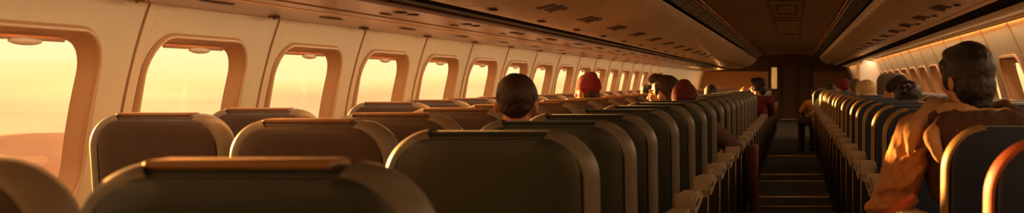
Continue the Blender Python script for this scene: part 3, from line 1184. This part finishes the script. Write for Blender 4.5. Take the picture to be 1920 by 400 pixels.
# ------------------------------------------------------------------ outside: mesa ridges far below
bm = bmesh.new()
rows = []
for i in range(161):
    y = 20 + i * 5
    base = -.29 * 1
    hgt = 4.5 * (math.sin(y * .021) + .6 * math.sin(y * .053 + 1) + .3 * math.sin(y * .17))
    hgt = max(-2, min(4.0, hgt)) + .4 * math.sin(y * .5) - .06 * max(0, y - 330) - 3.4
    rows.append([bm.verts.new((-190 + 2 * math.sin(y * .1), y, -40)), bm.verts.new((-196 + math.sin(y * .13) * 3, y, -17 + hgt * .7)), bm.verts.new((-212, y, -13.5 + hgt)), bm.verts.new((-260, y, -14 + hgt)), bm.verts.new((-300, y, -40))])
for a, b in zip(rows, rows[1:]):
    for i in range(4):
        bm.faces.new((a[i], a[i + 1], b[i + 1], b[i]))
tag(frombm('horizon_mesa', bm, M['rock']), 'hazy pink mesa ridge on the horizon outside the nearest left window', 'mesa')

# ------------------------------------------------------------------ light
w = bpy.data.worlds.new('World')
S.world = w
w.use_nodes = True
nt = w.node_tree
nt.nodes.clear()
out = nt.nodes.new('ShaderNodeOutputWorld')
bg = nt.nodes.new('ShaderNodeBackground')
tc = nt.nodes.new('ShaderNodeTexCoord')
sep = nt.nodes.new('ShaderNodeSeparateXYZ')
nt.links.new(tc.outputs['Generated'], sep.inputs[0])
mr = nt.nodes.new('ShaderNodeMapRange')
mr.inputs['From Min'].default_value = -.2
mr.inputs['From Max'].default_value = .3
nt.links.new(sep.outputs['Z'], mr.inputs['Value'])
# soft streaky clouds
mp = nt.nodes.new('ShaderNodeMapping')
mp.inputs['Scale'].default_value = (2, 2, 26)
nt.links.new(tc.outputs['Generated'], mp.inputs['Vector'])
nz = nt.nodes.new('ShaderNodeTexNoise')
nz.inputs['Scale'].default_value = 1.6
nz.inputs['Detail'].default_value = 5
nt.links.new(mp.outputs[0], nz.inputs['Vector'])
ad = nt.nodes.new('ShaderNodeMath')
ad.operation = 'MULTIPLY_ADD'
ad.inputs[1].default_value = .26
nt.links.new(nz.outputs['Fac'], ad.inputs[0])
sb = nt.nodes.new('ShaderNodeMath')
sb.operation = 'SUBTRACT'
sb.inputs[1].default_value = .13
nt.links.new(mr.outputs[0], ad.inputs[2])
nt.links.new(ad.outputs[0], sb.inputs[0])
rp = nt.nodes.new('ShaderNodeValToRGB')
e = rp.color_ramp.elements
e[0].position = 0; e[0].color = lin((226, 150, 96))
e[1].position = 1; e[1].color = lin((226, 178, 128))
for p, c in ((.30, (228, 164, 112)), (.36, (240, 200, 130)), (.41, (242, 218, 138)), (.47, (246, 230, 168)), (.53, (242, 218, 172)), (.60, (232, 202, 160))):
    q = e.new(p); q.color = lin(c)
nt.links.new(sb.outputs[0], rp.inputs['Fac'])
nt.links.new(rp.outputs[0], bg.inputs['Color'])
bg.inputs['Strength'].default_value = 1.2
nt.links.new(bg.outputs[0], out.inputs[0])


def lamp(name, kind, loc, energy, rgb, size=None, size_y=None, rot=None, angle=None):
    l = bpy.data.lights.new(name, kind)
    l.energy = energy
    l.color = lin(rgb)[:3]
    if kind == 'AREA':
        l.shape = 'RECTANGLE'
        l.size = size
        l.size_y = size_y
    if angle is not None:
        l.angle = angle
    o = bpy.data.objects.new(name, l)
    C.objects.link(o)
    o.location = loc
    if rot is not None:
        o.rotation_euler = rot
    return o


sunrot = Vector((math.cos(R(35)), -math.sin(R(35)), -math.tan(R(4.5)))).to_track_quat('-Z', 'Y').to_euler()
lamp('evening_sun', 'SUN', (-20, 20, 5), 34, (255, 176, 90), rot=sunrot, angle=R(1.5))

YL = (-6, 35.9)
ym, yl = (YL[0] + YL[1]) / 2, YL[1] - YL[0]
# unseen fill strips added along both bin runs and down the ceiling
def aim(v): return Vector(v).to_track_quat('-Z', 'Y').to_euler()
lamp('sidewall_fill', 'AREA', (-2.50, ym, CAMZ + .372), 85, (255, 214, 166), .04, yl, (0, R(12), 0))
lamp('sidewall_fill', 'AREA', (1.66, ym, CAMZ + .472), 55, (255, 156, 80), .04, yl, (0, R(-4), 0))
lamp('cross_fill', 'AREA', (-1.962, ym, CAMZ + .4235), 150, (255, 172, 96), .03, yl, (0, R(-8), 0))  # unseen key strip added for the man's left side and the right seats
lamp('cross_fill', 'AREA', (1.60, ym, CAMZ + .475), 120, (255, 214, 164), .04, yl, (0, R(22), 0))
lamp('bulkhead_fill', 'POINT', (-2.3, 36.2, CAMZ - .15), 10, (255, 170, 90))  # unseen point lamp added to brighten the left bulkhead
lamp('ceiling_fill', 'AREA', (-.05, ym, CAMZ + .88), 16, (255, 190, 130), .25, yl, (0, 0, 0))

# ------------------------------------------------------------------ camera and view
cam = bpy.data.cameras.new('Camera')
co = bpy.data.objects.new('Camera', cam)
C.objects.link(co)
co.location = (0, 0, CAMZ)
co.rotation_euler = (R(90), 0, 0)
cam.sensor_width = 36
cam.lens = 36 * 2200 / 1920
cam.shift_x = -(1490 - 960) / 1920
cam.shift_y = -(200 - 155) / 1920
cam.clip_end = 3000
cam.dof.use_dof = True
cam.dof.focus_distance = 7.0
cam.dof.aperture_fstop = 5.0
S.camera = co
S.view_settings.view_transform = 'Standard'
S.view_settings.look = 'None'
S.view_settings.gamma = 1
S.view_settings.use_curve_mapping = False
S.view_settings.exposure = .18
S.cycles.max_bounces = 10
S.cycles.diffuse_bounces = 6
S.cycles.transparent_max_bounces = 12
